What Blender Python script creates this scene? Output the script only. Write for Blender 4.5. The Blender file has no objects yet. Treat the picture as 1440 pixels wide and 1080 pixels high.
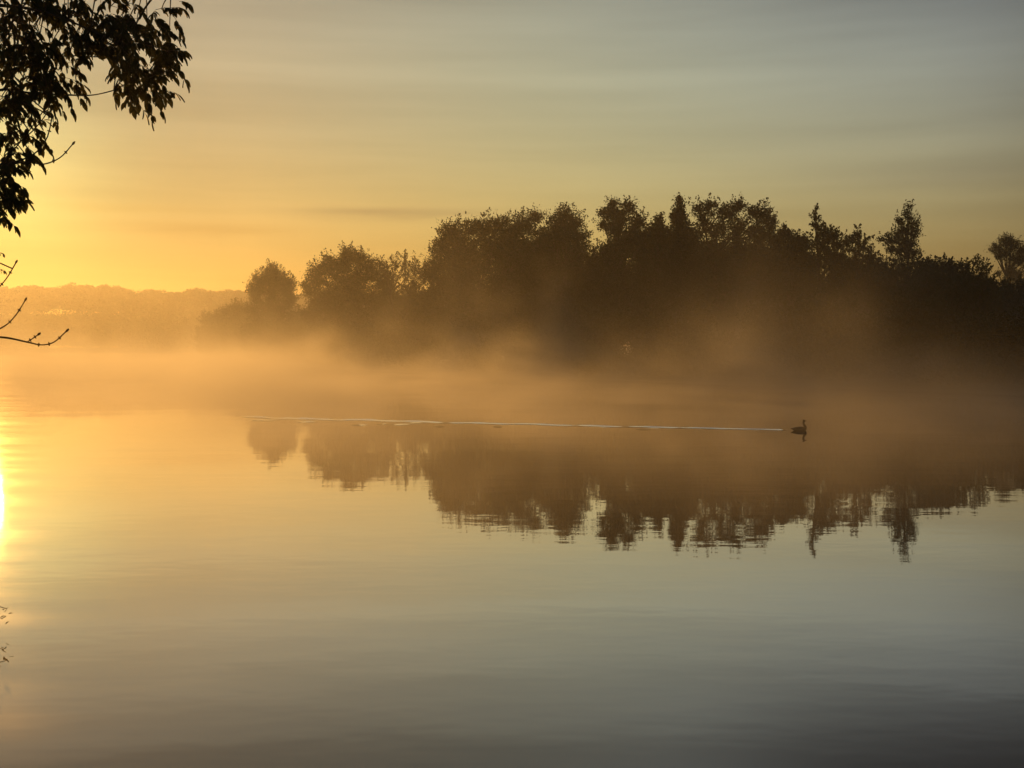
import bpy, math, random
import numpy as np
from mathutils import Vector, Matrix
R = math.radians
C = bpy.context.scene.collection
SC = bpy.context.scene

# ---------------------------------------------------------------- camera
F = 1600.0            # focal length in pixels of the 1440 wide photograph
CAM_H = 2.5
PITCH = math.atan(-55.0/F)
cam_d = bpy.data.cameras.new('camera'); cam = bpy.data.objects.new('camera', cam_d); C.objects.link(cam)
cam_d.sensor_width = 36.0; cam_d.lens = 36.0*F/1440.0; cam_d.clip_start = 0.1; cam_d.clip_end = 20000
cam.location = (0, 0, CAM_H); cam.rotation_euler = (R(90)+PITCH, 0, 0)
SC.camera = cam
_cr = Matrix.Rotation(R(90)+PITCH, 3, 'X')
def ray(x, y):
    return (_cr @ Vector(((x-720)/F, -(y-540)/F, -1.0)))
def W(x, y, Y):                       # a point seen at (x,y) standing Y metres out
    d = ray(x, y); return Vector((0, 0, CAM_H)) + d*(Y/d.y)
def WATER(x, y):                      # the point of the lake's surface seen at (x,y)
    d = ray(x, y); return Vector((0, 0, CAM_H)) + d*(-CAM_H/d.z)

# ---------------------------------------------------------------- sun, sky, exposure
sd = ray(-13, 262).normalized()
SUN_EL = math.asin(sd.z); SUN_AZ = math.atan2(sd.x, sd.y)
sun_d = bpy.data.lights.new('sun', 'SUN'); sun = bpy.data.objects.new('sun', sun_d); C.objects.link(sun)
sun_d.energy = 2.6; sun_d.angle = R(0.5); sun_d.color = (1.0, 0.46, 0.09)
sun.rotation_euler = (-sd).to_track_quat('-Z', 'Y').to_euler()
sun.location = (0, 0, 60)
wd = bpy.data.worlds.new('World'); SC.world = wd; wd.use_nodes = True
nt = wd.node_tree; N = nt.nodes; L = nt.links
bg = N['Background']; bg.inputs['Strength'].default_value = 0.10
sky = N.new('ShaderNodeTexSky'); sky.sky_type = 'NISHITA'; sky.sun_disc = False
sky.sun_elevation = SUN_EL; sky.sun_rotation = SUN_AZ
sky.air_density = 1.2; sky.dust_density = 0.4; sky.ozone_density = 1.0
def node(t, **kw):
    n = N.new(t)
    for k, v in kw.items(): setattr(n, k, v)
    return n
def math_(op, a, b=None, c=None, tree=None):
    nn = (tree or nt).nodes.new('ShaderNodeMath'); nn.operation = op
    for i, v in enumerate((a, b, c)):
        if v is None: continue
        if isinstance(v, (int, float)): nn.inputs[i].default_value = v
        else: (tree or nt).links.new(v, nn.inputs[i])
    return nn.outputs[0]
def mixc(fac, a, b, mode='MIX', tree=None):
    t = tree or nt
    n = t.nodes.new('ShaderNodeMix'); n.data_type = 'RGBA'; n.blend_type = mode
    for i, v in ((0, fac), (6, a), (7, b)):
        if isinstance(v, (int, float)): n.inputs[i].default_value = v
        elif isinstance(v, tuple): n.inputs[i].default_value = (*v, 1)
        else: t.links.new(v, n.inputs[i])
    return n.outputs[2]
tc = N.new('ShaderNodeTexCoord'); sep = N.new('ShaderNodeSeparateXYZ'); L.new(tc.outputs['Generated'], sep.inputs[0])
zz = sep.outputs[2]
def ramp_node(fac, stops, spl=True):
    r = N.new('ShaderNodeValToRGB'); L.new(fac, r.inputs[0]); cr = r.color_ramp; cr.interpolation = 'B_SPLINE' if spl else 'LINEAR'
    while len(cr.elements) < len(stops): cr.elements.new(0.5)
    for e, (p, c) in zip(cr.elements, stops): e.position = p; e.color = (*c, 1)
    return r.outputs[0]
# the dusty dawn air tints and dims the sky by height above the horizon and by angle from the sun
SKY_Z = [(0.0, (.16, .15, .13)), (0.1, (.53, .53, .43)), (0.18, (.60, .66, .68)), (0.27, (.78, .88, 1.0)), (0.40, (.50, .50, .57)), (0.8, (.34, .38, .50))]
SKY_A = [(0, (.185, .225, .180)), (6, (.095, .100, .095)), (12, (.203, .176, .138)), (20, (.290, .234, .166)), (30, (.394, .305, .211)), (44, (.375, .280, .235)), (49, (.31, .23, .19)), (54, (.12, .09, .08)), (60, (.12, .09, .08)), (90, (.16, .13, .11))]
c_z = ramp_node(math_('MAXIMUM', zz, 0.0), SKY_Z)
dp = N.new('ShaderNodeVectorMath'); dp.operation = 'DOT_PRODUCT'; L.new(tc.outputs['Generated'], dp.inputs[0]); dp.inputs[1].default_value = sd
ang = math_('DIVIDE', math_('ARCCOSINE', math_('MINIMUM', dp.outputs['Value'], 1.0)), R(90))
c_a = ramp_node(ang, [(a_/90.0, (c[0]*2, c[1]*2, c[2]*2)) for a_, c in SKY_A])
col = mixc(1.0, mixc(1.0, sky.outputs[0], c_z, 'MULTIPLY'), c_a, 'MULTIPLY')
col = mixc(1.0, col, (2.0, 2.0, 2.0), 'MULTIPLY')
# soft dark sky patch added out of view, upper right, to darken the water
dk = N.new('ShaderNodeVectorMath'); dk.operation = 'DOT_PRODUCT'; L.new(tc.outputs['Generated'], dk.inputs[0])
dk.inputs[1].default_value = Vector((math.sin(R(28))*math.cos(R(25)), math.cos(R(28))*math.cos(R(25)), math.sin(R(25))))
km = N.new('ShaderNodeMapRange'); km.interpolation_type = 'SMOOTHSTEP'; L.new(dk.outputs['Value'], km.inputs[0])
km.inputs[1].default_value = math.cos(R(20)); km.inputs[2].default_value = math.cos(R(3)); km.inputs[3].default_value = 1.0; km.inputs[4].default_value = 0.38
km2 = N.new('ShaderNodeMapRange'); km2.interpolation_type = 'SMOOTHSTEP'; L.new(zz, km2.inputs[0]); km2.inputs[1].default_value = 0.22; km2.inputs[2].default_value = 0.33
col = mixc(km2.outputs[0], col, mixc(1.0, col, km.outputs[0], 'MULTIPLY'))
# thin stretched cloud streaks
mp = N.new('ShaderNodeMapping'); mp.inputs['Scale'].default_value = (2.2, 2.2, 34.0); L.new(tc.outputs['Generated'], mp.inputs[0])
nz = N.new('ShaderNodeTexNoise'); nz.inputs['Scale'].default_value = 1.0; nz.inputs['Detail'].default_value = 4; L.new(mp.outputs[0], nz.inputs[0])
mr = N.new('ShaderNodeMapRange'); mr.inputs[1].default_value = 0.35; mr.inputs[2].default_value = 0.72; mr.inputs[3].default_value = 1.06; mr.inputs[4].default_value = 0.86
L.new(nz.outputs[0], mr.inputs[0])
col = mixc(1.0, col, mr.outputs[0], 'MULTIPLY')
mp3 = N.new('ShaderNodeMapping'); mp3.inputs['Scale'].default_value = (7, 7, 60); L.new(tc.outputs['Generated'], mp3.inputs[0])
n3 = N.new('ShaderNodeTexNoise'); n3.inputs['Scale'].default_value = 1.0; n3.inputs['Detail'].default_value = 5; L.new(mp3.outputs[0], n3.inputs[0])
def cloud_line(x0, x1, y0, thick, dark, col):
    a0 = ray(x0, y0).normalized(); a1 = ray(x1, y0).normalized(); c_ = ((a0+a1)/2).normalized(); half = a0.angle(a1)/2
    vz = math_('SUBTRACT', zz, c_.z); vz = math_('ADD', vz, math_('MULTIPLY', math_('SUBTRACT', n3.outputs[0], 0.5), 0.012))
    gz = math_('POWER', 2.718, math_('MULTIPLY', math_('MULTIPLY', vz, vz), -1/(thick*thick)))
    dd = N.new('ShaderNodeVectorMath'); dd.operation = 'DOT_PRODUCT'; L.new(tc.outputs['Generated'], dd.inputs[0]); dd.inputs[1].default_value = c_
    an = math_('ARCCOSINE', math_('MINIMUM', dd.outputs['Value'], 1.0)); ga = math_('POWER', 2.718, math_('MULTIPLY', math_('MULTIPLY', an, an), -1/(half*half)))
    f_ = math_('MULTIPLY', math_('MULTIPLY', gz, ga), math_('MULTIPLY', n3.outputs[0], 1.6))
    return mixc(math_('MINIMUM', f_, 1.0), col, mixc(1.0, col, dark, 'MULTIPLY'))
col = cloud_line(400, 680, 301, 0.0050, (.56, .55, .68), col)
col = cloud_line(120, 420, 322, 0.006, (.80, .74, .70), col)
col = cloud_line(20, 300, 292, 0.004, (.92, .88, .82), col)
col = cloud_line(1150, 1500, 245, 0.012, (.90, .90, .94), col)
L.new(col, bg.inputs['Color'])

SC.view_settings.view_transform = 'Standard'; SC.view_settings.look = 'None'
SC.view_settings.gamma = 1.0; SC.view_settings.exposure = 0.0
SC.cycles.use_denoising = True
SC.cycles.max_bounces = 5; SC.cycles.diffuse_bounces = 1; SC.cycles.glossy_bounces = 3
SC.cycles.transmission_bounces = 2; SC.cycles.volume_bounces = 0; SC.cycles.transparent_max_bounces = 4
SC.cycles.volume_max_steps = 128
SC.cycles.sample_clamp_indirect = 4.0

# ---------------------------------------------------------------- helpers
def tag(o, label=None, cat=None, group=None, kind=None):
    if label: o['label'] = label
    if cat: o['category'] = cat
    if group: o['group'] = group
    if kind: o['kind'] = kind
    return o
def empty(name, loc):
    o = bpy.data.objects.new(name, None); C.objects.link(o); o.location = loc; return o
def link_mesh(name, verts, faces, mat, parent=None, smooth=False):
    """verts: world coordinates (numpy n,3); faces: list of index arrays of one arity or list of lists"""
    me = bpy.data.meshes.new(name)
    v = np.asarray(verts, dtype=np.float32).copy()
    if parent is not None:
        v -= np.array(parent.location, dtype=np.float32)
    if isinstance(faces, np.ndarray):
        n, k = faces.shape
        me.vertices.add(len(v)); me.vertices.foreach_set('co', v.ravel())
        me.loops.add(n*k); me.loops.foreach_set('vertex_index', faces.astype(np.int32).ravel())
        me.polygons.add(n); me.polygons.foreach_set('loop_start', np.arange(0, n*k, k, dtype=np.int32))
        me.polygons.foreach_set('loop_total', np.full(n, k, dtype=np.int32))
        me.update(calc_edges=True)
    else:
        me.from_pydata([tuple(map(float, a)) for a in v], [], faces)
    if smooth: me.polygons.foreach_set('use_smooth', [True]*len(me.polygons))
    me.materials.append(mat)
    o = bpy.data.objects.new(name, me); C.objects.link(o)
    if parent is not None: o.parent = parent
    return o

class Tubes:
    def __init__(s): s.v = []; s.f = []; s.n = 0
    def add(s, pts, rads, k=6):
        pts = [np.array(p, float) for p in pts]; base = s.n
        up = np.array((0.31, 0.17, 0.93))
        for i, p in enumerate(pts):
            t = pts[min(i+1, len(pts)-1)] - pts[max(i-1, 0)]; t /= (np.linalg.norm(t)+1e-9)
            a = np.cross(t, up)
            if np.linalg.norm(a) < 0.1: a = np.cross(t, (1, 0, 0))
            a /= np.linalg.norm(a); b = np.cross(t, a)
            for j in range(k):
                th = 2*math.pi*j/k
                s.v.append(p + (a*math.cos(th)+b*math.sin(th))*rads[i])
        for i in range(len(pts)-1):
            for j in range(k):
                s.f.append((base+i*k+j, base+i*k+(j+1) % k, base+(i+1)*k+(j+1) % k, base+(i+1)*k+j))
        s.n += len(pts)*k
        s.f.append(tuple(base+(len(pts)-1)*k+j for j in range(k)))
        s.f.append(tuple(base+k-1-j for j in range(k)))
    def build(s, name, mat, parent=None): return link_mesh(name, np.array(s.v), s.f, mat, parent, True)

def bez(p0, p1, p2, n):
    p0, p1, p2 = map(lambda q: np.array(q, float), (p0, p1, p2))
    return [p0*(1-t)**2+2*p1*t*(1-t)+p2*t*t for t in np.linspace(0, 1, n)]

# ---------------------------------------------------------------- materials
def mat(name):
    m = bpy.data.materials.new(name); m.use_nodes = True; return m, m.node_tree, m.node_tree.nodes['Principled BSDF']
def leaf_mat(name, c1, c2, trans=0.12):
    m, t, p = mat(name)
    oi = t.nodes.new('ShaderNodeObjectInfo'); g = t.nodes.new('ShaderNodeNewGeometry')
    nzz = t.nodes.new('ShaderNodeTexNoise'); nzz.inputs['Scale'].default_value = 0.6; nzz.inputs['Detail'].default_value = 3
    t.links.new(g.outputs['Position'], nzz.inputs[0])
    c = mixc(nzz.outputs[0], c1, c2, tree=t)
    t.links.new(c, p.inputs['Base Color']); p.inputs['Roughness'].default_value = 0.6
    p.inputs['Specular IOR Level'].default_value = 0.25
    tr = t.nodes.new('ShaderNodeBsdfTranslucent'); t.links.new(c, tr.inputs[0])
    mx = t.nodes.new('ShaderNodeMixShader'); mx.inputs[0].default_value = trans
    out = t.nodes['Material Output']
    t.links.new(p.outputs[0], mx.inputs[1]); t.links.new(tr.outputs[0], mx.inputs[2]); t.links.new(mx.outputs[0], out.inputs[0])
    return m
M_leaf = [leaf_mat('alder_leaves', (0.030, 0.045, 0.016), (0.05, 0.065, 0.022)),
          leaf_mat('birch_leaves', (0.05, 0.06, 0.02), (0.075, 0.08, 0.028), 0.2),
          leaf_mat('willow_leaves', (0.040, 0.055, 0.02), (0.06, 0.075, 0.03), 0.15)]
M_ash = leaf_mat('ash_leaves', (0.05, 0.055, 0.018), (0.085, 0.075, 0.025), 0.35)
def bark_mat(name, c1, c2, sc):
    m, t, p = mat(name)
    g = t.nodes.new('ShaderNodeNewGeometry')
    nzz = t.nodes.new('ShaderNodeTexNoise'); nzz.inputs['Scale'].default_value = sc; nzz.inputs['Detail'].default_value = 5
    t.links.new(g.outputs['Position'], nzz.inputs[0])
    t.links.new(mixc(nzz.outputs[0], c1, c2, tree=t), p.inputs['Base Color']); p.inputs['Roughness'].default_value = 0.85
    b = t.nodes.new('ShaderNodeBump'); b.inputs['Strength'].default_value = 0.5; b.inputs['Distance'].default_value = 0.01
    t.links.new(nzz.outputs[0], b.inputs['Height']); t.links.new(b.outputs[0], p.inputs['Normal'])
    return m
M_bark = bark_mat('bark', (0.05, 0.04, 0.03), (0.11, 0.09, 0.07), 6)
M_twig = bark_mat('twig_bark', (0.08, 0.055, 0.03), (0.13, 0.09, 0.05), 60)
M_bank, t, p = mat('bank_soil')
g = t.nodes.new('ShaderNodeNewGeometry'); nn = t.nodes.new('ShaderNodeTexNoise'); nn.inputs['Scale'].default_value = 0.8; nn.inputs['Detail'].default_value = 6
t.links.new(g.outputs['Position'], nn.inputs[0])
t.links.new(mixc(nn.outputs[0], (0.03, 0.035, 0.015), (0.07, 0.065, 0.035), tree=t), p.inputs['Base Color']); p.inputs['Roughness'].default_value = 0.95
bp = t.nodes.new('ShaderNodeBump'); bp.inputs['Distance'].default_value = 0.15; t.links.new(nn.outputs[0], bp.inputs['Height']); t.links.new(bp.outputs[0], p.inputs['Normal'])

# water: dark body under a mirror of small ripples
M_water, t, p = mat('lake_water')
t.nodes.remove(p)
g = t.nodes.new('ShaderNodeNewGeometry')
def wnoise(scale, detail, sx=1.0, sy=1.0):
    m_ = t.nodes.new('ShaderNodeMapping'); m_.inputs['Scale'].default_value = (scale*sx, scale*sy, scale)
    t.links.new(g.outputs['Position'], m_.inputs[0])
    n_ = t.nodes.new('ShaderNodeTexNoise'); n_.inputs['Scale'].default_value = 1; n_.inputs['Detail'].default_value = detail
    t.links.new(m_.outputs[0], n_.inputs[0]); return n_.outputs[0]
h = math_('ADD', math_('MULTIPLY', wnoise(2.2, 2, 0.5, 1.0), 0.0016, tree=t), math_('MULTIPLY', wnoise(0.35, 1, 0.5, 1.0), 0.007, tree=t), tree=t)
bp = t.nodes.new('ShaderNodeBump'); bp.inputs['Strength'].default_value = 1.0; bp.inputs['Distance'].default_value = 1.0
t.links.new(h, bp.inputs['Height'])
body = t.nodes.new('ShaderNodeBsdfDiffuse'); body.inputs[0].default_value = (0.012, 0.013, 0.013, 1)
gl = t.nodes.new('ShaderNodeBsdfGlossy'); gl.inputs['Roughness'].default_value = 0.022; gl.inputs[0].default_value = (1, 1, 1, 1)
gr = t.nodes.new('ShaderNodeBsdfGlossy'); gr.inputs['Roughness'].default_value = 0.30; gr.inputs[0].default_value = (1, 1, 1, 1)
for n_ in (body, gl, gr): t.links.new(bp.outputs[0], n_.inputs['Normal'])
lw = t.nodes.new('ShaderNodeLayerWeight'); t.links.new(bp.outputs[0], lw.inputs['Normal'])   # facing = 1-cos at blend 0.5
fr = t.nodes.new('ShaderNodeValToRGB'); t.links.new(lw.outputs['Facing'], fr.inputs[0])
cr = fr.color_ramp
FR = [(0.0, .04), (0.4, .12), (0.66, .33), (0.78, .66), (0.87, .88), (1.0, 1.0)]
while len(cr.elements) < len(FR): cr.elements.new(0.5)
for e, (q_, v_) in zip(cr.elements, FR): e.position = q_; e.color = (v_, v_, v_, 1)
m1 = t.nodes.new('ShaderNodeMixShader'); t.links.new(math_('MULTIPLY', math_('POWER', wnoise(0.9, 3, 0.12, 1.0), 3.0, tree=t), 0.05, tree=t), m1.inputs[0]); t.links.new(gl.outputs[0], m1.inputs[1]); t.links.new(gr.outputs[0], m1.inputs[2])
m2 = t.nodes.new('ShaderNodeMixShader'); t.links.new(fr.outputs[0], m2.inputs[0]); t.links.new(body.outputs[0], m2.inputs[1]); t.links.new(m1.outputs[0], m2.inputs[2])
t.links.new(m2.outputs[0], t.nodes['Material Output'].inputs[0])

# ---------------------------------------------------------------- lake and land
lake = link_mesh('lake', np.array([(-6000, -300, 0), (6000, -300, 0), (6000, 9000, 0), (-6000, 9000, 0)]), [[0, 1, 2, 3]], M_water)
tag(lake, 'calm grey gold lake mirroring the trees and the sunrise sky', 'water', kind='structure')

def land(name, shore, inward, width, seed, label):
    """a low bank behind a shoreline given as world points, rising away from the water"""
    rnd = random.Random(seed)
    pts = []
    for a, b in zip(shore[:-1], shore[1:]):
        n = max(2, int((b-a).length/3))
        for i in range(n): pts.append(a.lerp(b, i/n) + Vector((rnd.uniform(-.4, .4), rnd.uniform(-.4, .4), 0)))
    pts.append(shore[-1])
    prof = [(-1.5, -0.5), (0.0, 0.03), (0.5, 0.28), (2, 0.45), (6, 0.7), (14, 1.0), (width*0.6, 1.4), (width, 0.9), (width+5, -0.5)]
    v = []; f = []
    for i, q in enumerate(pts):
        for j, (o, z) in enumerate(prof):
            s = inward*o
            v.append((q.x+s.x, q.y+s.y, z + (rnd.uniform(-.08, .12) if 0 < j < 7 else 0)))
    m_ = len(prof)
    for i in range(len(pts)-1):
        for j in range(m_-1): f.append((i*m_+j, (i+1)*m_+j, (i+1)*m_+j+1, i*m_+j+1))
    f.append(tuple(range(m_))); f.append(tuple(reversed(range((len(pts)-1)*m_, len(pts)*m_))))
    return tag(link_mesh(name, np.array(v), f, M_bank, smooth=True), label, 'ground', kind='structure')
SH = [(2300, 600), (1800, 576), (1440, 556), (1275, 550), (1100, 544), (900, 537), (700, 530), (500, 521), (380, 511), (285, 501)]
shore = [WATER(*q) for q in SH]
land('wooded_headland', shore, Vector((0.75, 0.66, 0)).normalized(), 60, 3, 'low dark wooded headland across the lake')
fs = [Vector((-420, 430, 0)), Vector((-260, 445, 0)), Vector((-150, 450, 0)), Vector((0, 455, 0)), Vector((260, 470, 0))]
land('far_shore', fs, Vector((0, 1, 0)), 90, 5, 'far lake shore below the misty wood')
ns = [Vector((-40, 60, 0)), Vector((-24, 34, 0)), Vector((-13.5, 20, 0)), Vector((-8, 12.5, 0)), Vector((-4.5, 8, 0)), Vector((-3.6, 5.3, 0)), Vector((-1.5, 3.0, 0)), Vector((3, 2.2, 0)), Vector((12, 1.2, 0)), Vector((40, -4, 0))]
# near bank under the camera: its own fan so that it stays behind and left of the view
v = []; f = []
for q in ns:
    d = (Vector((-30, -6, 0)) - q).normalized() if q.x < -3 else Vector((-.2, -1, 0)).normalized()
    for o, z in ((-.8, -.4), (0, .03), (.5, .3), (2.2, .75), (5, .9), (12, 1.0), (40, 1.3)): v.append((q.x+d.x*o, q.y+d.y*o, z))
ns_n = 7
for i in range(len(ns)-1):
    for j in range(ns_n-1): f.append((i*ns_n+j, i*ns_n+j+1, (i+1)*ns_n+j+1, (i+1)*ns_n+j))
tag(link_mesh('near_bank', np.array(v), f, M_bank, smooth=True), 'near bank at the camera', 'ground', kind='structure')

# ---------------------------------------------------------------- leafy crowns
rng = np.random.default_rng(7)
def leaf_quads(P, size, rng, droop=0.0, aspect=0.62):
    """diamond leaves at points P"""
    n = len(P)
    a = rng.normal(size=(n, 3)); a[:, 2] -= droop; a /= np.linalg.norm(a, axis=1)[:, None]
    b = np.cross(a, rng.normal(size=(n, 3))); b /= np.linalg.norm(b, axis=1)[:, None]
    s = (size*rng.uniform(0.6, 1.3, n))[:, None]
    v = np.stack([P - a*s*0.5, P + b*s*0.5*aspect + a*s*0.05, P + a*s*0.5, P - b*s*0.5*aspect + a*s*0.05], 1).reshape(-1, 3)
    return v
def lobe_points(c, r, n, rng, shell=0.55):
    d = rng.normal(size=(n, 3)); d /= np.linalg.norm(d, axis=1)[:, None]
    rad = shell + (1-shell)*rng.random(n)
    rad = np.where(rng.random(n) < 0.3, rng.random(n)**0.5*shell, rad)
    return np.array(c) + d*np.array(r)*rad[:, None]
def make_tree(name, lobes, x0, Y, kind, label, cat, group=None, dens=1.0, tuft=0.42, leaf=0.17, per=34, base=None, trunk=True, seed=1, spray=0.0, spread=1.0, rough=0.13):
    """lobes in photograph pixels (x, y, rx, ry) at Y metres; turned into solid 3-D ellipsoids"""
    rg = np.random.default_rng(seed); rnd = random.Random(seed)
    foot = W(x0, 500, Y); foot.z = 0.75
    root = empty(name, foot); tag(root, label, cat, group)
    pp = Y/F
    allP = []; tb = Tubes()
    L3 = []
    for k, (x, y, rx, ry) in enumerate(lobes):
        dep = rnd.uniform(-0.35, 0.35)*rx*pp if k else 0
        c = W(x, y, Y+dep); L3.append((np.array(c), np.array((rx*pp, rx*pp*0.9*spread, ry*pp))))
    topz = max(c[2]+r[2] for c, r in L3)
    fx = np.array(foot)
    H = topz - foot.z
    if trunk:
        cx = L3[0][0]
        tp = bez(fx-np.array((0, 0, .4)), (fx[0]*.6+cx[0]*.4, fx[1], foot.z+H*0.4), (cx[0], cx[1], cx[2]+L3[0][1][2]*0.5), 8)
        r0 = max(0.06, H*0.016)
        tb.add(tp, [r0*1.5]+[r0*(1-0.85*i/7) for i in range(1, 8)], 7)
    for c, r in L3:
        vol = r[0]*r[1]*r[2]; area = (r[0]*r[2]+r[1]*r[2]+r[0]*r[1])
        nt_ = max(5, int(dens*math.pi*r[0]*r[2]*3.4/(tuft*tuft)+dens*3))
        T = lobe_points(c, r, nt_, rg)
        T = T[T[:, 2] > 0.5] if (T[:, 2] > 0.5).sum() > 2 else T
        n_in = len(T)
        if rough > 0:
            dd = rg.normal(size=(int(nt_*rough)+3, 3)); dd[:, 2] = np.abs(dd[:, 2])*1.3; dd /= np.linalg.norm(dd, axis=1)[:, None]
            T = np.concatenate([T, c + dd*(r + tuft*rg.uniform(-0.1, 0.75, (len(dd), 1)))])
        # limb into the lobe, then twigs
        if trunk:
            zz_ = max(c[2]-r[2]-0.10*H, foot.z+H*0.12)
            k_ = min(7, max(0, int((zz_-foot.z)/(H*0.9)*7)))
            st = tp[k_]
            mid = (st+c)/2 + np.array((0, 0, -0.1*abs(c[0]-st[0])))
            lp = bez(st, mid, c+np.array((0, 0, r[2]*0.3)), 6)
            rr = max(0.03, r0*0.45)
            tb.add(lp, [rr*(1-0.8*i/5) for i in range(6)], 5)
            for q in T[::3]:
                s0 = lp[rnd.randint(2, 5)]
                tb.add([s0, (s0+q)/2+np.array((0, 0, -.05*r[2])), q], [rr*0.3, rr*0.2, 0.012], 4)
        sz = tuft*rg.uniform(0.6, 1.35, len(T)); sz[n_in:] *= 0.8
        for k_q, (q, s_) in enumerate(zip(T, sz)):
            m_ = int(per*rg.uniform(0.6, 1.3))
            if k_q >= n_in and spray <= 0:      # pointed shoots that break the outline
                out = (q-c)/(r+1e-6); out[2] = abs(out[2])+0.6; out /= np.linalg.norm(out)
                m_ = int(m_*.8); u = rg.random(m_); ln = s_*2.3
                Pp = q + out*((u-.5)*ln)[:, None] + rg.normal(size=(m_, 3))*(s_*0.50*(1.15-u))[:, None]
            elif spray > 0:           # feathery upswept or arching sprays
                out = (q-c)/(r+1e-6); out[2] = abs(out[2])*0.6+0.7; out /= np.linalg.norm(out)
                u = rg.random(m_)**0.8
                ln = s_*3.0*spray
                Pp = q + out*((u-0.4)*ln)[:, None] + rg.normal(size=(m_, 3))*(s_*0.30*(1.15-u))[:, None]
                Pp[:, 2] -= 0.15*ln*u*u
            else:
                Pp = q + rg.normal(size=(m_, 3))*np.array((s_*0.5, s_*0.5, s_*0.38))
            allP.append(Pp)
    P = np.concatenate(allP)
    P = P[P[:, 2] > 0.08]
    V = leaf_quads(P, leaf, rg, droop=0.4)
    V[:, 2] = np.maximum(V[:, 2], 0.03)
    Fc = np.arange(len(V)).reshape(-1, 4)
    if trunk: tb.build('trunk', M_bark, root)
    link_mesh('crown', V, Fc, M_leaf[kind], root)
    make_tree.leaves += len(P)
    return root
make_tree.leaves = 0
def bulk(x, ytop, hw, Y, n, seed, ybot=None):
    """a body of lobes that fills a crown from the top profile down to the bank"""
    rnd = random.Random(seed); out = []
    yb = ybot or (485 + CAM_H*F/Y - 6)
    for i in range(n):
        t = i/(n-1)
        y = ytop + (yb-ytop)*(0.22+0.78*t)
        out.append((x+rnd.uniform(-.35, .35)*hw, y, hw*rnd.uniform(.6, .85), (yb-ytop)/n*0.8))
    return out

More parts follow.
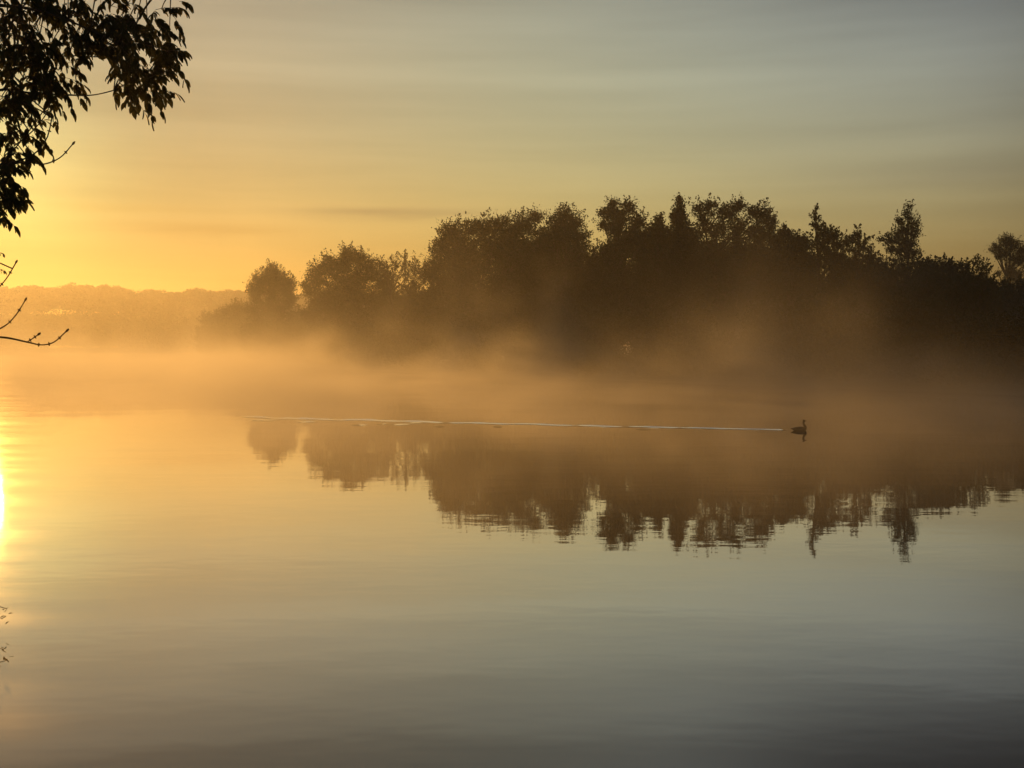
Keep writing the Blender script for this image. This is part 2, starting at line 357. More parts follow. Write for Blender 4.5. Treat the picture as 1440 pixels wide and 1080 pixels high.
G_H = 'trees on the wooded headland'
T_ = [
 # name, lobes, x0, Y, kind, label, opts
 ('round_tree', [(383,402,22,24),(381,382,11,14),(398,398,14,18),(365,400,15,18),(357,412,10,14),(409,412,9,20),(383,440,38,32),(372,474,36,26),(402,474,30,26)], 384, 150, 0,
   'lone rounded tree at the left end of the tall trees, second in from the tip', dict(tuft=.5, dens=1.1)),
 ('round_tree', [(489,366,17,16),(490,353,8,8),(509,366,12,15),(464,374,15,16),(447,388,16,18),(435,405,13,16),(525,382,14,18),(542,396,14,18),(490,400,45,34),(465,440,44,34),(520,440,44,34),(490,476,60,26)], 490, 126, 0,
   'domed tree with a small pointed peak, right of the lone rounded tree', dict(tuft=.5, dens=1.1)),
 ('birch_tree', [(540,376,9,14),(556,372,7,12),(569,374,7,16),(586,377,9,16),(598,384,8,16),(548,398,16,18),(580,402,22,20),(565,440,36,36)], 566, 120, 1,
   'thin feathery pale tree between the domed tree and the big dense tree', dict(tuft=.42, dens=.75, spray=.8, per=26, leaf=.15)),
 ('oak_tree', [(628,326,12,12),(622,345,14,16),(643,330,16,18),(662,320,14,13),(684,322,16,16),(706,316,16,14),(640,360,34,28),(612,372,12,14),(690,352,40,34),(733,318,20,18),(752,306,12,10),(738,350,34,34),(608,392,12,18),
    (640,400,42,34),(700,405,50,40),(745,410,40,40),(660,455,60,40),(725,460,60,42)], 690, 108, 0,
   'broadest dense tree with a bumpy rounded left shoulder, in the middle of the headland', dict(tuft=.52, dens=1.15)),
 ('alder_tree', [(795,299,9,10),(786,312,15,14),(804,312,15,16),(795,330,26,22),(820,330,9,8),(775,335,20,22),(812,352,24,22),(790,380,40,36),(795,430,45,42)], 795, 106, 0,
   'dense tree with a blunt pointed top just left of the notch in the tree line', dict(tuft=.48)),
 ('alder_tree', [(862,292,7,12),(885,292,7,9),(852,300,9,8),(872,306,18,14),(897,312,10,14),(865,322,16,10),(888,334,20,18),(848,316,9,6),(868,352,30,18),(905,340,9,8),(870,390,40,32),(870,440,44,44)], 870, 100, 0,
   'twin topped tree standing just right of the notch in the tree line', dict(tuft=.42, dens=1.15)),
 ('spruce_like_birch', [(926,312,6,10),(925,328,14,14),(912,336,14,12),(938,335,12,12),(925,360,24,24),(925,410,36,40)], 925, 98, 0,
   'small pointed tree in the dip between the twin topped tree and the thin spire', dict(tuft=.36)),
 ('birch_tree', [(955,284,3.5,10),(958,300,8,12),(950,306,8,9),(956,322,16,16),(966,335,18,18),(950,345,16,18),(958,380,30,32),(958,430,40,44)], 957, 97, 0,
   'narrow tree ending in a thin spire left of the wide airy tree', dict(tuft=.34, dens=1.1)),
 ('maple_tree', [(983,296,10,12),(998,292,10,12),(1016,296,10,12),(1033,296,11,12),(1042,288,6,6),(1060,300,11,14),(1077,302,9,14),(1085,310,6,10),(990,318,12,14),(1010,322,14,16),(1035,322,16,18),(1062,326,16,18),(1080,330,10,16),
    (1000,350,24,22),(1040,352,30,24),(1072,352,22,22),(1020,390,46,34),(1060,400,40,36),(1035,445,60,44)], 1035, 95, 2,
   'wide airy crowned tree with sky showing through its top', dict(tuft=.40, dens=.72)),
 ('alder_tree', [(1103,328,9,8),(1116,338,10,8),(1126,340,12,10),(1095,345,14,14),(1118,352,20,16),(1115,390,34,34),(1112,440,40,44)], 1115, 88, 0,
   'low tree in the dip right of the wide airy tree', dict(tuft=.36, dens=.95)),
 ('birch_tree', [(1146,303,3.5,9),(1150,316,7,10),(1158,326,10,10),(1170,330,9,10),(1152,340,14,14),(1176,338,12,12),(1190,342,12,12),(1165,360,26,20),(1165,400,36,34),(1165,445,40,40)], 1160, 80, 1,
   'feathery tree leaning left with a slanting right side, between two dips', dict(tuft=.34, dens=.8, spray=.7, per=28, leaf=.14)),
 ('birch_tree', [(1207,332,6,10),(1215,344,11,12),(1203,352,12,12),(1222,362,13,12),(1212,395,26,32),(1212,440,36,40)], 1212, 78, 1,
   'small feathery tree between the leaning feathery tree and the tall thin conical tree', dict(tuft=.32, dens=.8, spray=.6, per=26, leaf=.14)),
 ('birch_tree', [(1277,291,2.5,6),(1276,303,7,8),(1266,312,8,7),(1284,314,8,9),(1273,324,13,10),(1287,328,8,9),(1260,332,12,8),(1276,342,17,9),(1250,340,11,5),(1240,336,6,4),(1263,352,18,8),(1285,355,9,12),(1270,375,26,16),(1270,415,30,34),(1270,455,34,36)], 1276, 80, 2,
   'tall thin conical tree standing alone above the low bushes', dict(tuft=.30, dens=.72, per=24, leaf=.13)),
 ('willow_tree', [(1300,374,16,12),(1318,378,14,14),(1332,376,10,12),(1346,380,14,12),(1312,400,30,26),(1342,410,30,28),(1325,450,44,40)], 1322, 72, 2,
   'low spiky topped willow right of the tall thin conical tree', dict(tuft=.32, spray=.6, per=30, leaf=.12, dens=1.2)),
 ('birch_tree', [(1358,374,8,9),(1372,370,7,9),(1384,378,8,10),(1368,392,18,14),(1390,396,12,12),(1376,430,30,34)], 1374, 76, 1,
   'wispy pale low tree left of the small round headed tree', dict(tuft=.28, dens=.7, spray=.6, per=24, leaf=.12)),
 ('hawthorn_tree', [(1415,338,10,9),(1402,348,9,7),(1424,345,12,11),(1436,352,10,11),(1412,356,12,9),(1428,366,13,10),(1445,368,12,14),(1404,362,6,5),(1452,350,12,14),(1421,380,9,9),(1432,390,12,10),(1418,396,10,8),(1404,384,5,4),(1396,352,6,4)], 1417, 128, 2,
   'small round headed tree on a thin bare stem at the right edge', dict(tuft=.30, dens=.8, per=24, leaf=.13)),
 ('alder_tree', [(1484,382,24,22),(1504,376,26,24),(1490,400,44,44),(1470,450,44,40)], 1485, 86, 0,
   'dark bushy tree just beyond the right edge', dict(tuft=.4)),
 ('small_tree', [(296,452,14,14),(290,472,16,16),(312,450,14,16),(304,478,24,18),(284,488,8,8)], 300, 230, 0,
   'small hazy tree nearest the tip of the headland', dict(tuft=.62, leaf=.26)),
 ('small_tree', [(335,440,18,16),(322,452,16,18),(352,446,18,20),(338,475,30,22)], 336, 205, 0,
   'low hazy tree between the tip of the headland and the lone rounded tree', dict(tuft=.6, leaf=.24)),
]
for i, (nm, lobes, x0, Y, kd, lab, op) in enumerate(T_):
    make_tree(nm, lobes, x0, Y, kd, lab, 'tree', seed=100+i, **op)

FILL = [(430,436),(455,410),(545,404),(585,408),(612,400),(650,338),(720,326),(762,328),(778,336),(815,352),(838,356),(852,346),(905,338),(922,342),(940,340),(972,330),(1000,340),(1030,345),(1065,342),(1092,346),(1108,350),(1135,352),(1182,354),(1200,362),(1232,362),(1248,372),(1292,378),(1308,382),(1348,384),(1366,390),(1388,392),(1412,398),(1440,394)]
for i, (x, yt) in enumerate(FILL):
    Yb = float(np.interp(x, [384, 490, 690, 870, 1035, 1160, 1300, 1440], [152, 130, 114, 107, 101, 87, 82, 80]))+5
    rf = random.Random(300+i); yb = 485+CAM_H*F/Yb
    lb = [(x, yt+9, 9, 9), (x+rf.uniform(-5, 5), yt+22, 17, 15)]+[(x+rf.uniform(-12, 12), yt+(yb-yt)*t_, rf.uniform(22, 34), (yb-yt)*.16) for t_ in (.22, .36, .5, .66, .82)]
    make_tree('crowded_tree', lb, x, Yb, 0, 'dense dark tree crowded behind the front row of the headland', 'tree', 'trees crowded behind the front row', tuft=.48, leaf=.18, dens=.9, seed=700+i)

# understorey along the bank: individual bushes
bush_spots = []
rb = random.Random(11)
xs = 300
while xs < 1520:
    # shore distance at this pixel column
    for a, b in zip(SH[::-1][:-1], SH[::-1][1:]):
        if a[0] <= xs <= b[0]:
            ysh = a[1]+(b[1]-a[1])*(xs-a[0])/(b[0]-a[0]); break
    Ys = WATER(xs, ysh).y
    bush_spots.append((xs, Ys*1.03+1.0)); xs += rb.uniform(26, 40)
words_a = ['under', 'below', 'in front of']
landmarks = [(300, 'the tip tree'), (336, 'the low hazy tree'), (384, 'the lone rounded tree'), (490, 'the domed tree'), (566, 'the thin feathery pale tree'), (690, 'the broadest dense tree'), (795, 'the blunt pointed tree'), (870, 'the twin topped tree'), (925, 'the small pointed tree'), (957, 'the thin spire'), (1035, 'the wide airy tree'), (1115, 'the low dip tree'), (1160, 'the leaning feathery tree'), (1212, 'the small feathery tree'), (1276, 'the tall thin conical tree'), (1322, 'the spiky willow'), (1374, 'the wispy pale tree'), (1417, 'the round headed tree'), (1485, 'the right edge')]
for i, (x, Y) in enumerate(bush_spots):
    r_ = random.Random(500+i)
    hh = r_.uniform(3.0, 5.2)*F/Y; ysh = 485+CAM_H*F/Y; w = r_.uniform(26, 38)*min(1.2, 100/Y+.25)
    lb = [(x+r_.uniform(-.5, .5)*w, ysh-hh*t, w*r_.uniform(.5, .85)*(1.15-.5*t), hh*.22) for t in (.12, .2, .4, .5, .7, .82)]
    make_tree('shore_bush', lb, x, Y, (i*7) % 3 if i % 2 else 0, 'dark bush at the water edge of the headland, hidden in mist and shade', 'bush', 'bushes along the headland shore', tuft=.42, leaf=.17, per=30, seed=900+i)

# the far wood: nobody could count its trees
rg = np.random.default_rng(3)
P = []
for i in range(1150):
    x = rg.uniform(-420, 780); Y = rg.uniform(440, 500)
    yt = np.interp(x, [-60, 40, 110, 180, 250, 340, 760], [404, 402, 405, 408, 411, 414, 418]) + 2.0*math.sin(x*0.11)+rg.uniform(-4, 7) + 2.5*math.sin(x*0.037)
    d_ = ray(x, yt); h = CAM_H + d_.z*Y/d_.y; w_ = rg.uniform(1.7, 4.2)
    for zc, k_ in ((h-w_*.8, 1.0), (h-w_*1.7, 1.2), (h*.45, 1.25), (h*.2, 1.2)):
        q = lobe_points((0, 0, 0), (w_*k_, w_*k_, w_*.85*k_), 420, rg, .7)
        P.append(np.array((d_.x*Y/d_.y, Y, max(zc, 1.0))) + q)
P = np.concatenate(P); P = P[P[:, 2] > 0.5]
V = leaf_quads(P, 0.75, rg)
tag(link_mesh('far_wood', V, np.arange(len(V)).reshape(-1, 4), M_leaf[0]), 'distant wood fading into golden mist', 'wood', kind='stuff')
print('leaves', make_tree.leaves)

# ---------------------------------------------------------------- the ash tree overhanging from the left
def leaflet_mesh(n_seg=4):
    """a lanceolate leaflet along +x, unit length, folded a little on its midrib"""
    v = []; f = []
    for i in range(n_seg+1):
        u = i/n_seg; w = 0.225*math.sin(math.pi*u**0.8)**0.9 if 0 < u < 1 else 0.004
        v += [(u, -w, 0.25*w), (u, 0, -0.10*u*u), (u, w, 0.25*w)]
    for i in range(n_seg):
        a = i*3; f += [(a, a+3, a+4, a+1), (a+1, a+4, a+5, a+2)]
    return np.array(v), np.array(f)
LV, LF = leaflet_mesh()
class Leaves:
    def __init__(s): s.V = []; s.F = []; s.n = 0
    def add(s, p, d, nrm, size):
        d = d/np.linalg.norm(d); b = np.cross(nrm, d); nb = np.linalg.norm(b)
        if nb < 1e-3: b = np.cross((1, .3, .2), d); nb = np.linalg.norm(b)
        b /= nb; c = np.cross(d, b)
        s.V.append(p + size*(LV[:, :1]*d + LV[:, 1:2]*b + LV[:, 2:]*c)); s.F.append(LF + s.n); s.n += len(LV)
    def build(s, name, m, parent): return link_mesh(name, np.concatenate(s.V), np.concatenate(s.F), m, parent, True)
def compound(LVS, tb, p, d, length, rnd, pairs=4, lsize=.075, droop=.5):
    """one pinnate ash leaf: a thin drooping stalk with paired leaflets"""
    p = np.array(p, float); d = np.array(d, float); d /= np.linalg.norm(d)
    end = p + d*length; end[2] -= droop*length*0.5
    ctrl = p + d*length*0.55
    st = bez(p, ctrl, end, 7); tb.add(st, [.0022, .002, .0018, .0016, .0014, .0012, .001], 3)
    side = np.cross(d, (0, 0, 1.0)) + np.array([rnd.gauss(0, .35) for _ in range(3)]); side /= np.linalg.norm(side)
    for i in range(pairs):
        u = 0.3 + 0.6*i/(pairs-1); k = u*6; a = int(k); q = st[a]*(1-k+a)+st[min(a+1, 6)]*(k-a)
        tdir = (st[min(a+1, 6)]-st[a]); tdir /= np.linalg.norm(tdir)
        for sg in (-1, 1):
            ld = tdir*0.75 + sg*side*0.75 + np.array((rnd.gauss(0, .38), rnd.gauss(0, .3), -0.55-droop*0.5+rnd.gauss(0, .35)))
            LVS.add(q, ld, np.array((rnd.gauss(0, .5), rnd.gauss(0, .6)-.3, 1.0)), lsize*rnd.uniform(.75, 1.15))
    ld = st[-1]-st[-3]+np.array((0, 0, -.04)); LVS.add(st[-1], ld, np.array((rnd.gauss(0, .4), -.3, 1)), lsize*1.1)

ra = random.Random(21)
ash = empty('ash_tree', (-5.3, 7.7, 0.78))
tag(ash, 'dark leafy ash tree reaching in from the left, in front of the low sun', 'tree')
def PB(x, y, dy=0): return np.array(W(x, y, 8.0+dy))
tb = Tubes()
trunk_pts = [np.array((-5.3, 7.7, .3)), np.array((-5.28, 7.7, 1.2)), np.array((-5.2, 7.72, 2.4)), np.array((-5.05, 7.8, 3.6)), np.array((-4.95, 7.9, 4.8)), np.array((-4.9, 8.0, 6.2)), np.array((-4.7, 8.1, 7.6))]
tb.add(trunk_pts, [.19, .15, .13, .115, .10, .075, .04], 12); tb.build('trunk', M_bark, ash)
# boughs as photograph-space guide lines 8 m out, each with its own depth
BR = [([(-270, 40), (-90, -70), (120, -60), (240, -5)], (0, .1, .2, .1), .030), ([(-300, 180), (-140, 30), (30, 10), (170, 62)], (0, -.2, -.3, -.2), .026),
      ([(-320, 260), (-160, 120), (20, 92), (85, 79), (136, 80)], (0, .2, .3, .3, .3), .014), ([(-320, 300), (-150, 170), (-10, 128), (45, 131), (110, 134), (135, 133), (160, 127)], (0, 0, .1, .1, .1, .1, .1), .014),
      ([(-340, 420), (-190, 330), (-40, 270), (20, 210), (64, 152)], (0, .3, .4, .4, .4), .014), ([(-330, 380), (-150, 260), (-20, 235), (38, 222), (64, 198), (73, 166)], (0, -.2, -.2, -.2, -.2, -.2), .012),
      ([(-30, 238), (36, 228), (60, 231), (84, 222), (102, 203)], (-.2, -.2, -.2, -.2, -.2), .006), ([(20, 205), (45, 185), (65, 160), (70, 140)], (.4, .4, .4, .4), .005),
      ([(-350, 520), (-180, 470), (-60, 440), (-10, 410), (8, 393), (22, 370)], (0, .1, .1, .1, .1, .1), .012), ([(-340, 560), (-170, 520), (-50, 480), (0, 462), (20, 446), (35, 423)], (0, .2, .2, .2, .2, .2), .012),
      ([(-350, 600), (-180, 520), (-60, 475), (0, 474), (38, 481), (58, 485), (76, 481), (93, 466)], (0, -.1, -.1, -.1, -.1, -.1, -.1, -.1), .012), ([(38, 481), (46, 476), (53, 471)], (-.1, -.1, -.1), .0042),
      ([(-300, 120), (-200, -60), (-60, -200), (60, -230)], (0, .4, .8, 1.0), .03), ([(-310, 60), (-330, -100), (-420, -260)], (0, -.3, -.6), .035), ([(-310, 0), (-260, -200), (-160, -380)], (0, .2, .3), .04)]
def smooth_path(pts, n=4):
    out = []
    for i in range(len(pts)-1):
        p0 = pts[max(i-1, 0)]; p1 = pts[i]; p2 = pts[i+1]; p3 = pts[min(i+2, len(pts)-1)]
        for k in range(n):
            t_ = k/n; out.append(0.5*((2*p1)+(-p0+p2)*t_+(2*p0-5*p1+4*p2-p3)*t_**2+(-p0+3*p1-3*p2+p3)*t_**3))
    out.append(pts[-1]); return out
br_pts = []
for q, (pl, dp_, r0) in enumerate(BR):
    pts = [PB(x, y, d_) for (x, y), d_ in zip(pl, dp_)]
    if len(pl) >= 3 and pl[0][0] < -250:      # start inside the trunk
        z_ = min(7.3, max(.8, pts[0][2])); k = np.interp(z_, [t_[2] for t_ in trunk_pts], range(7)); a = int(min(k, 5))
        pts[0] = trunk_pts[a]*(1-k+a)+trunk_pts[a+1]*(k-a)
    sp_ = smooth_path(pts, 5); n_ = len(sp_)
    tb = Tubes(); tb.add(sp_, [max(.0042, r0*(1-.9*i/(n_-1))) if r0 > .007 else max(.0036, r0*(1-.4*i/(n_-1))) for i in range(n_)], 7)
    # buds and small knuckles along the bare twigs
    if q in (6, 7, 8, 9, 10, 11, 5):
        e = sp_[-1]; dd = sp_[-1]-sp_[-2]; dd /= np.linalg.norm(dd)
        tb.add([e-dd*.004, e+dd*.008, e+dd*.018, e+dd*.028], [.004, .0085, .007, .0015], 6)
        for k in range(n_-4, max(2, n_-16), -4):
            c = sp_[k]; up_ = np.cross(sp_[k]-sp_[k-1], (0, 1, 0)); up_ /= np.linalg.norm(up_)
            for sg in (-1, 1): tb.add([c, c+up_*sg*.008, c+up_*sg*.015], [.006, .005, .0012], 5)
    tb.build('branch', M_twig if r0 < .013 else M_bark, ash)
    br_pts += sp_
br_arr = np.array(br_pts)
# leafy masses (x, y, rx, ry, how many compound leaves)
BL = [(20, 30, 38, 45, 46), (15, 95, 34, 45, 46), (62, 25, 38, 40, 40), (105, 30, 32, 32, 28), (140, 25, 34, 26, 28), (175, 38, 34, 24, 30), (205, 42, 26, 24, 18), (175, 68, 26, 14, 16),
      (48, 65, 28, 24, 24), (40, 95, 22, 20, 16), (8, 150, 18, 30, 24), (16, 190, 14, 26, 22), (12, 222, 14, 22, 18), (4, 255, 10, 18, 9), (150, 0, 60, 12, 20), (222, 20, 14, 14, 5), (228, 62, 12, 12, 5),
      (186, 88, 14, 12, 6), (208, 100, 10, 12, 5), (166, 108, 5, 6, 3), (232, 78, 6, 6, 2), (196, 104, 16, 8, 7), (172, 122, 6, 5, 4), (208, 122, 7, 8, 6), (236, 70, 8, 12, 5), (150, 60, 16, 12, 12), (0, 262, 8, 8, 5), (2, 280, 6, 6, 4), (76, 105, 14, 8, 7), (98, 90, 16, 6, 3), (62, 128, 10, 8, 4), (88, 112, 10, 6, 3), (55, 110, 14, 12, 6), (70, 140, 7, 6, 2), (105, 60, 14, 12, 8), (40, 172, 6, 6, 2),
      (-2, 250, 6, 10, 4), (-2, 282, 5, 6, 2), (-6, 305, 5, 4, 2), (-60, 60, 60, 90, 90), (-70, 200, 50, 60, 40), (-60, -60, 120, 50, 70), (80, -50, 110, 40, 60), (-180, -150, 120, 90, 90), (20, -200, 130, 50, 60), (-220, 60, 60, 90, 50), (-60, 350, 40, 40, 14)]
LVS = Leaves(); tb = Tubes()
for bx_, by_, rx, ry, n_ in BL:
    for _ in range(int(n_*(.64 if n_ > 12 else 1.1)+.5)):
        while True:
            u, v_ = ra.uniform(-1, 1), ra.uniform(-1, 1)
            if u*u+v_*v_ <= 1: break
        small = n_ <= 8
        p = PB(bx_+u*rx, by_+v_*ry, ra.uniform(-.5, .6) if not small else ra.uniform(-.1, .25))
        k = np.argmin(((br_arr-p)**2).sum(1)+ra.random()*.01); q = br_arr[k]
        if _ % 2 == 0 and not small or small and _ == 0:
            m_ = (p+q)/2+np.array((0, 0, .05)); tb.add(bez(q, m_, p, 5), [.005, .0045, .004, .0035, .003], 4)
        a_ = ra.gauss(0, 1.5)
        d_ = np.array((math.cos(a_)*.8+.12, math.sin(a_)*.7, ra.uniform(-.9, .5)))
        compound(LVS, tb, p, d_, ra.uniform(.10, .19), ra, pairs=ra.choice((3, 4, 4, 5)), lsize=ra.uniform(.054, .080), droop=ra.uniform(.4, 1.1))
# single leaves the photograph picks out against the sky
for x, y, dx, dz, ln in [(92, 92, 1, -.15, .13), (100, 113, .8, -.5, .12), (236, 12, 1, .3, .12), (244, 22, .6, -.9, .10), (252, 2, 1, .1, .07), (228, 78, .6, -.8, .09), (206, 128, .1, -1, .08), (168, 112, -.1, -1, .11), (178, 115, .3, -1, .10), (215, 108, .6, -.8, .12), (2, 268, .9, -.4, .12), (-3, 300, .9, -.4, .13), (40, 180, .8, .1, .09), (45, 190, .7, -.7, .08), (40, 205, .1, -1, .07), (-8, 378, 1, .15, .07), (-6, 356, 1, .3, .06)]:
    sm = y > 350
    compound(LVS, tb, PB(x, y, .1), (dx, ra.uniform(-.3, .3), dz), ln, ra, pairs=3 if sm else 4, lsize=.03 if sm else .07, droop=.7)
tb.build('twig', M_twig, ash); LVS.build('foliage', M_ash, ash)

# shrub on the near bank, one spray just in the frame
sh = empty('bank_shrub', (-6.2, 10.0, .15)); tag(sh, 'small leafy spray low over the water at the lower left edge', 'shrub')
tb = Tubes(); LVS = Leaves(); rs = random.Random(5)
for i in range(12):
    if i < 2: e = np.array(W(10-i*6, 856+i*14, 9.75+.05*i))
    else: e = np.array((-6.2+rs.uniform(-.9, .9), 10+rs.uniform(-.7, .7), rs.uniform(.4, 1.1)))
    st = bez(np.array((-6.2, 10, -.05)), (np.array((-6.2, 10, .75))+e)/2, e, 9); tb.add(st, [.011-.001*k for k in range(9)], 5)
    for k in range(3, 9):
        for _ in range(5):
            LVS.add(st[k]+np.array([rs.gauss(0, .03) for _ in range(3)]), np.array((rs.gauss(.3, .8), rs.gauss(0, .8), rs.gauss(.1, .6))), np.array((rs.gauss(0, .5), -.3, 1)), rs.uniform(.035, .06))
tb.build('stem', M_twig, sh); LVS.build('foliage', M_leaf[2], sh)
# ---------------------------------------------------------------- the bird and its wake
m, t, p = mat('plumage'); M_feather = m
g = t.nodes.new('ShaderNodeNewGeometry'); nn = t.nodes.new('ShaderNodeTexNoise'); nn.inputs['Scale'].default_value = 45; t.links.new(g.outputs['Position'], nn.inputs[0])
t.links.new(mixc(nn.outputs[0], (.03, .022, .015), (.09, .065, .042), tree=t), p.inputs['Base Color']); p.inputs['Roughness'].default_value = .7
m, t, p = mat('dark_crest'); M_crest = m; p.inputs['Base Color'].default_value = (.015, .010, .008, 1); p.inputs['Roughness'].default_value = .6
m, t, p = mat('horn_bill'); M_bill = m; p.inputs['Base Color'].default_value = (.12, .06, .03, 1); p.inputs['Roughness'].default_value = .35
bird_at = WATER(1125, 605.5)
bird = empty('water_bird', bird_at); tag(bird, 'slender necked dark water bird swimming to the right', 'bird')
def loft(path, k=14):
    """path: (x, z, half width, half height) rings along the bird's profile; one closed skin"""
    v = []; f = []; n_ = len(path)
    for i, (x, z, ry, rr) in enumerate(path):
        a = path[max(i-1, 0)]; b = path[min(i+1, n_-1)]; tx, tz = b[0]-a[0], b[1]-a[1]; l_ = math.hypot(tx, tz) or 1; tx /= l_; tz /= l_
        for j in range(k):
            th = 2*math.pi*j/k; o = math.sin(th)*rr
            v.append((bird_at.x+x-tz*o, bird_at.y+math.cos(th)*ry, z+tx*o))
    for i in range(n_-1):
        for j in range(k): f.append((i*k+j, i*k+(j+1) % k, (i+1)*k+(j+1) % k, (i+1)*k+j))
    f.append(tuple(reversed(range(k)))); f.append(tuple((n_-1)*k+j for j in range(k)))
    return np.array(v), f
def sub(o):
    s_ = o.modifiers.new('sub', 'SUBSURF'); s_.levels = 1; s_.render_levels = 2; return o
prof = [(-.275, .066, .010, .006), (-.25, .062, .030, .014), (-.20, .050, .052, .036), (-.14, .040, .080, .064), (-.07, .032, .100, .082), (0, .030, .108, .090), (.06, .034, .104, .088), (.115, .048, .088, .078),
        (.148, .072, .066, .060), (.150, .104, .050, .050), (.134, .135, .038, .040), (.118, .162, .031, .033), (.106, .190, .028, .030), (.099, .216, .028, .030), (.098, .240, .032, .034), (.106, .264, .037, .038), (.122, .280, .036, .036), (.142, .284, .027, .026), (.156, .284, .014, .014)]
body = sub(link_mesh('body', *loft(prof), M_feather, bird, True))
sub(link_mesh('bill', *loft([(.150, .284, .011, .010), (.168, .282, .009, .009), (.190, .279, .006, .005), (.205, .277, .0015, .002)], 8), M_bill, bird, True))
sub(link_mesh('crest', *loft([(.074, .300, .004, .006), (.084, .304, .014, .013), (.104, .306, .025, .016), (.126, .306, .022, .012), (.142, .299, .010, .007)], 10), M_crest, bird, True))
for sg in (-1, 1):
    w_ = loft([(-.215, .070, .010, .008), (-.17, .068, .018, .022), (-.09, .060, .024, .038), (0, .056, .024, .042), (.06, .060, .018, .032), (.09, .065, .008, .014)], 10)
    vv = w_[0].copy(); vv[:, 1] += sg*np.interp(vv[:, 0]-bird_at.x, [-.215, -.09, 0, .09], [.030, .068, .078, .066]); sub(link_mesh('wing', vv, w_[1], M_crest, bird, True))
    v2, f2 = loft([(.120, .289, .002, .002), (.124, .289, .004, .004), (.130, .289, .004, .004), (.134, .289, .002, .002)], 8); v2[:, 1] += sg*.034; link_mesh('eye', v2, f2, M_bill, bird, True)

# wake: real low ridges on the water whose near slopes mirror the brighter sky
V = []; Fw = []
def ridge(pts, half, hgt, seed):
    r_ = random.Random(seed); base = len(V); n_ = len(pts); ph = r_.uniform(0, 6)
    for i, q in enumerate(pts):
        env = min(1, i/3, (n_-1-i)/3); wob = 1.0 if isinstance(half, list) and n_ > 50 else .88+.12*math.sin(i*.9+ph)
        hw = half[i] if isinstance(half, list) else half; hh = (hgt[i] if isinstance(hgt, list) else hgt)*env*wob
        for s_, z_ in ((-1, 0), (-.6, .25), (-.2, .8), (.1, 1.0), (.45, .6), (.8, .15), (1, 0)):
            V.append((q.x, q.y+s_*hw, .004+hh*z_))
    for i in range(n_-1):
        for j in range(6): a = base+i*7+j; Fw.append((a, a+7, a+8, a+1))
rw = random.Random(4)
N_ = 190; line = []; hw = []; hg = []
for i in range(N_):
    u = i/(N_-1); x = 1108+(345-1108)*u; y = 604.6+(586.2-604.6)*(.78*u+.22*u*u) + .5*math.sin(u*23)*u + (.35*math.sin(u*61+1))*min(1, 3*u)
    q = WATER(x, y); line.append(q)
    hw.append(.20+.20*u+.05*math.sin(i*.37)); hg.append((.024+.004*u)*(1+(.06+.2*u)*math.sin(i*.31)+(.04+.16*u)*math.sin(i*.83)))
ridge(line, hw, hg, 1)
for x, y, w_ in [(372, 590.5, 44), (352, 586, 26), (432, 593, 30), (448, 588.5, 40), (505, 597.5, 26), (538, 596, 18), (565, 596.8, 34), (585, 594.5, 28), (618, 599.5, 16), (490, 590, 60), (700, 600, 14), (400, 587.2, 30), (905, 603.5, 20), (960, 600.7, 30), (868, 600, 22)]:
    pts = [WATER(x+w_*(k/8-.5), y+.25*math.sin(k+x)) for k in range(9)]
    ridge(pts, [.10+.36*math.sin(math.pi*k/8) for k in range(9)], .024 if w_ > 24 else .018, x)
tag(link_mesh('wake', np.array(V), Fw, M_water, smooth=True), 'thin pale wake line trailing behind the swimming bird', 'wake', kind='stuff')

# ---------------------------------------------------------------- air
def box_mesh(name, lo, hi, m):
    v = np.array([(x, y, z) for z in (lo[2], hi[2]) for y in (lo[1], hi[1]) for x in (lo[0], hi[0])])
    f = [(0, 2, 3, 1), (4, 5, 7, 6), (0, 1, 5, 4), (2, 6, 7, 3), (0, 4, 6, 2), (1, 3, 7, 5)]
    return link_mesh(name, v, f, m)
M_haze = bpy.data.materials.new('haze'); M_haze.use_nodes = True
t = M_haze.node_tree; t.nodes.remove(t.nodes['Principled BSDF'])
pv = t.nodes.new('ShaderNodeVolumePrincipled'); pv.inputs['Color'].default_value = (1, 1, 1, 1)
pv.inputs['Density'].default_value = 0.00060; pv.inputs['Anisotropy'].default_value = 0.72
t.links.new(pv.outputs[0], t.nodes['Material Output'].inputs['Volume'])
tag(box_mesh('haze', (-700, -60, -1.5), (900, 620, 27), M_haze), 'thin golden morning haze over the whole lake', 'haze', kind='stuff')

M_mist = bpy.data.materials.new('mist'); M_mist.use_nodes = True
t = M_mist.node_tree; t.nodes.remove(t.nodes['Principled BSDF'])
pv = t.nodes.new('ShaderNodeVolumePrincipled'); pv.inputs['Color'].default_value = (1, 1, 1, 1)
pv.inputs['Anisotropy'].default_value = 0.50
g = t.nodes.new('ShaderNodeNewGeometry'); sp = t.nodes.new('ShaderNodeSeparateXYZ'); t.links.new(g.outputs['Position'], sp.inputs[0])
mpp = t.nodes.new('ShaderNodeMapping'); mpp.inputs['Scale'].default_value = (0.11, 0.06, 0.20); mpp.inputs['Rotation'].default_value = (0, R(18), 0)
t.links.new(g.outputs['Position'], mpp.inputs[0])
n1 = t.nodes.new('ShaderNodeTexNoise'); n1.inputs['Scale'].default_value = 1; n1.inputs['Detail'].default_value = 4; n1.inputs['Distortion'].default_value = 0.6
t.links.new(mpp.outputs[0], n1.inputs[0])
mp2 = t.nodes.new('ShaderNodeMapping'); mp2.inputs['Scale'].default_value = (0.17, 0.07, 0.07); mp2.inputs['Rotation'].default_value = (0, R(-25), 0); mp2.inputs['Location'].default_value = (3.1, 7.7, 0)
t.links.new(g.outputs['Position'], mp2.inputs[0])
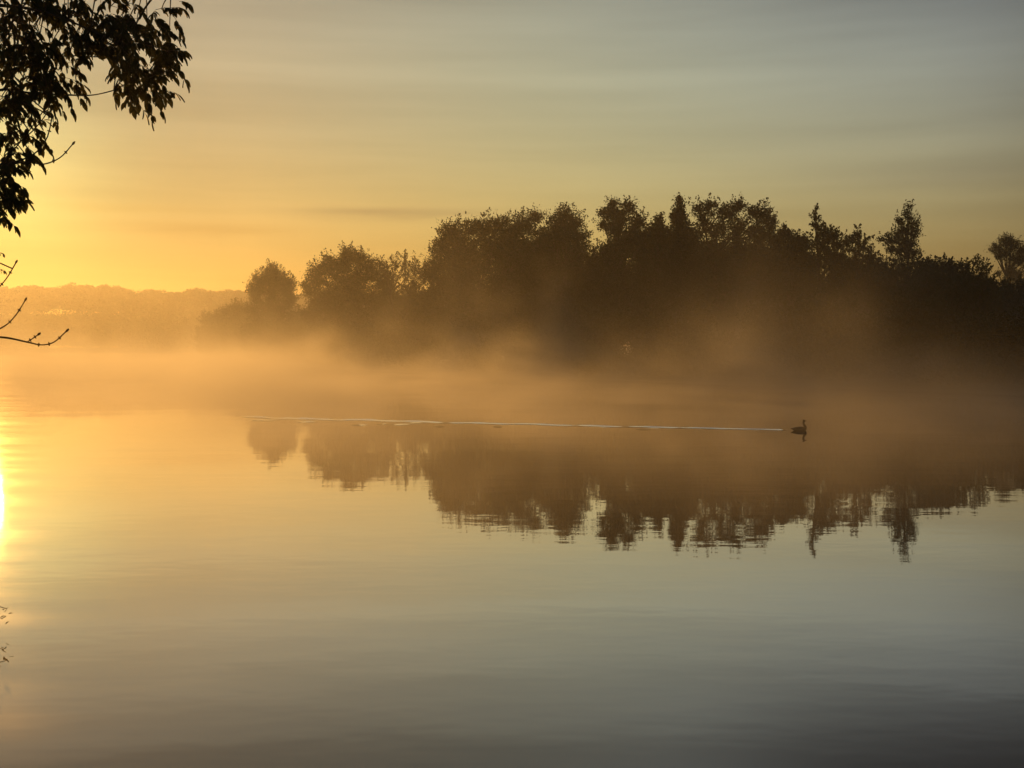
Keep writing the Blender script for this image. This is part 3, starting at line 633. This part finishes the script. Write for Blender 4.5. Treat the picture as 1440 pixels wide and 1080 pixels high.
n2 = t.nodes.new('ShaderNodeTexNoise'); n2.inputs['Scale'].default_value = 1; n2.inputs['Detail'].default_value = 2; t.links.new(mp2.outputs[0], n2.inputs[0])
kf = t.nodes.new('ShaderNodeMapRange'); kf.inputs[1].default_value = 0.35; kf.inputs[2].default_value = 0.68; kf.inputs[3].default_value = -1.5; kf.inputs[4].default_value = -0.42
t.links.new(n2.outputs[0], kf.inputs[0])
hz = math_('POWER', 2.718, math_('MULTIPLY', sp.outputs[2], kf.outputs[0], tree=t), tree=t)
ml = t.nodes.new('ShaderNodeMapRange'); ml.inputs[1].default_value = 0.40; ml.inputs[2].default_value = 0.66; ml.inputs[3].default_value = 0.10; ml.inputs[4].default_value = 1.9
t.links.new(n1.outputs[0], ml.inputs[0])
edge = t.nodes.new('ShaderNodeMapRange'); edge.inputs[1].default_value = 16; edge.inputs[2].default_value = 62; edge.inputs[3].default_value = 0.03; edge.inputs[4].default_value = 1.0
t.links.new(sp.outputs[1], edge.inputs[0])
fy = t.nodes.new('ShaderNodeMapRange'); fy.inputs[1].default_value = 90; fy.inputs[2].default_value = 220; fy.inputs[3].default_value = 1.0; fy.inputs[4].default_value = 0.09
t.links.new(sp.outputs[1], fy.inputs[0])
fx_ = t.nodes.new('ShaderNodeMapRange'); fx_.inputs[1].default_value = -55; fx_.inputs[2].default_value = -5; fx_.inputs[3].default_value = 0.5; fx_.inputs[4].default_value = 1.0
t.links.new(sp.outputs[0], fx_.inputs[0]); hz = math_('MULTIPLY', hz, fx_.outputs[0], tree=t); hz = math_('MULTIPLY', hz, fy.outputs[0], tree=t)
d_ = math_('MULTIPLY', math_('MULTIPLY', math_('MULTIPLY', hz, ml.outputs[0], tree=t), edge.outputs[0], tree=t), 0.110, tree=t)
t.links.new(d_, pv.inputs['Density'])
t.links.new(pv.outputs[0], t.nodes['Material Output'].inputs['Volume'])
M_mist.cycles.volume_step_rate = 0.15
tag(box_mesh('mist', (-330, 13, 0.05), (130, 420, 9), M_mist), 'low wisps of mist drifting over the water', 'mist', kind='stuff')
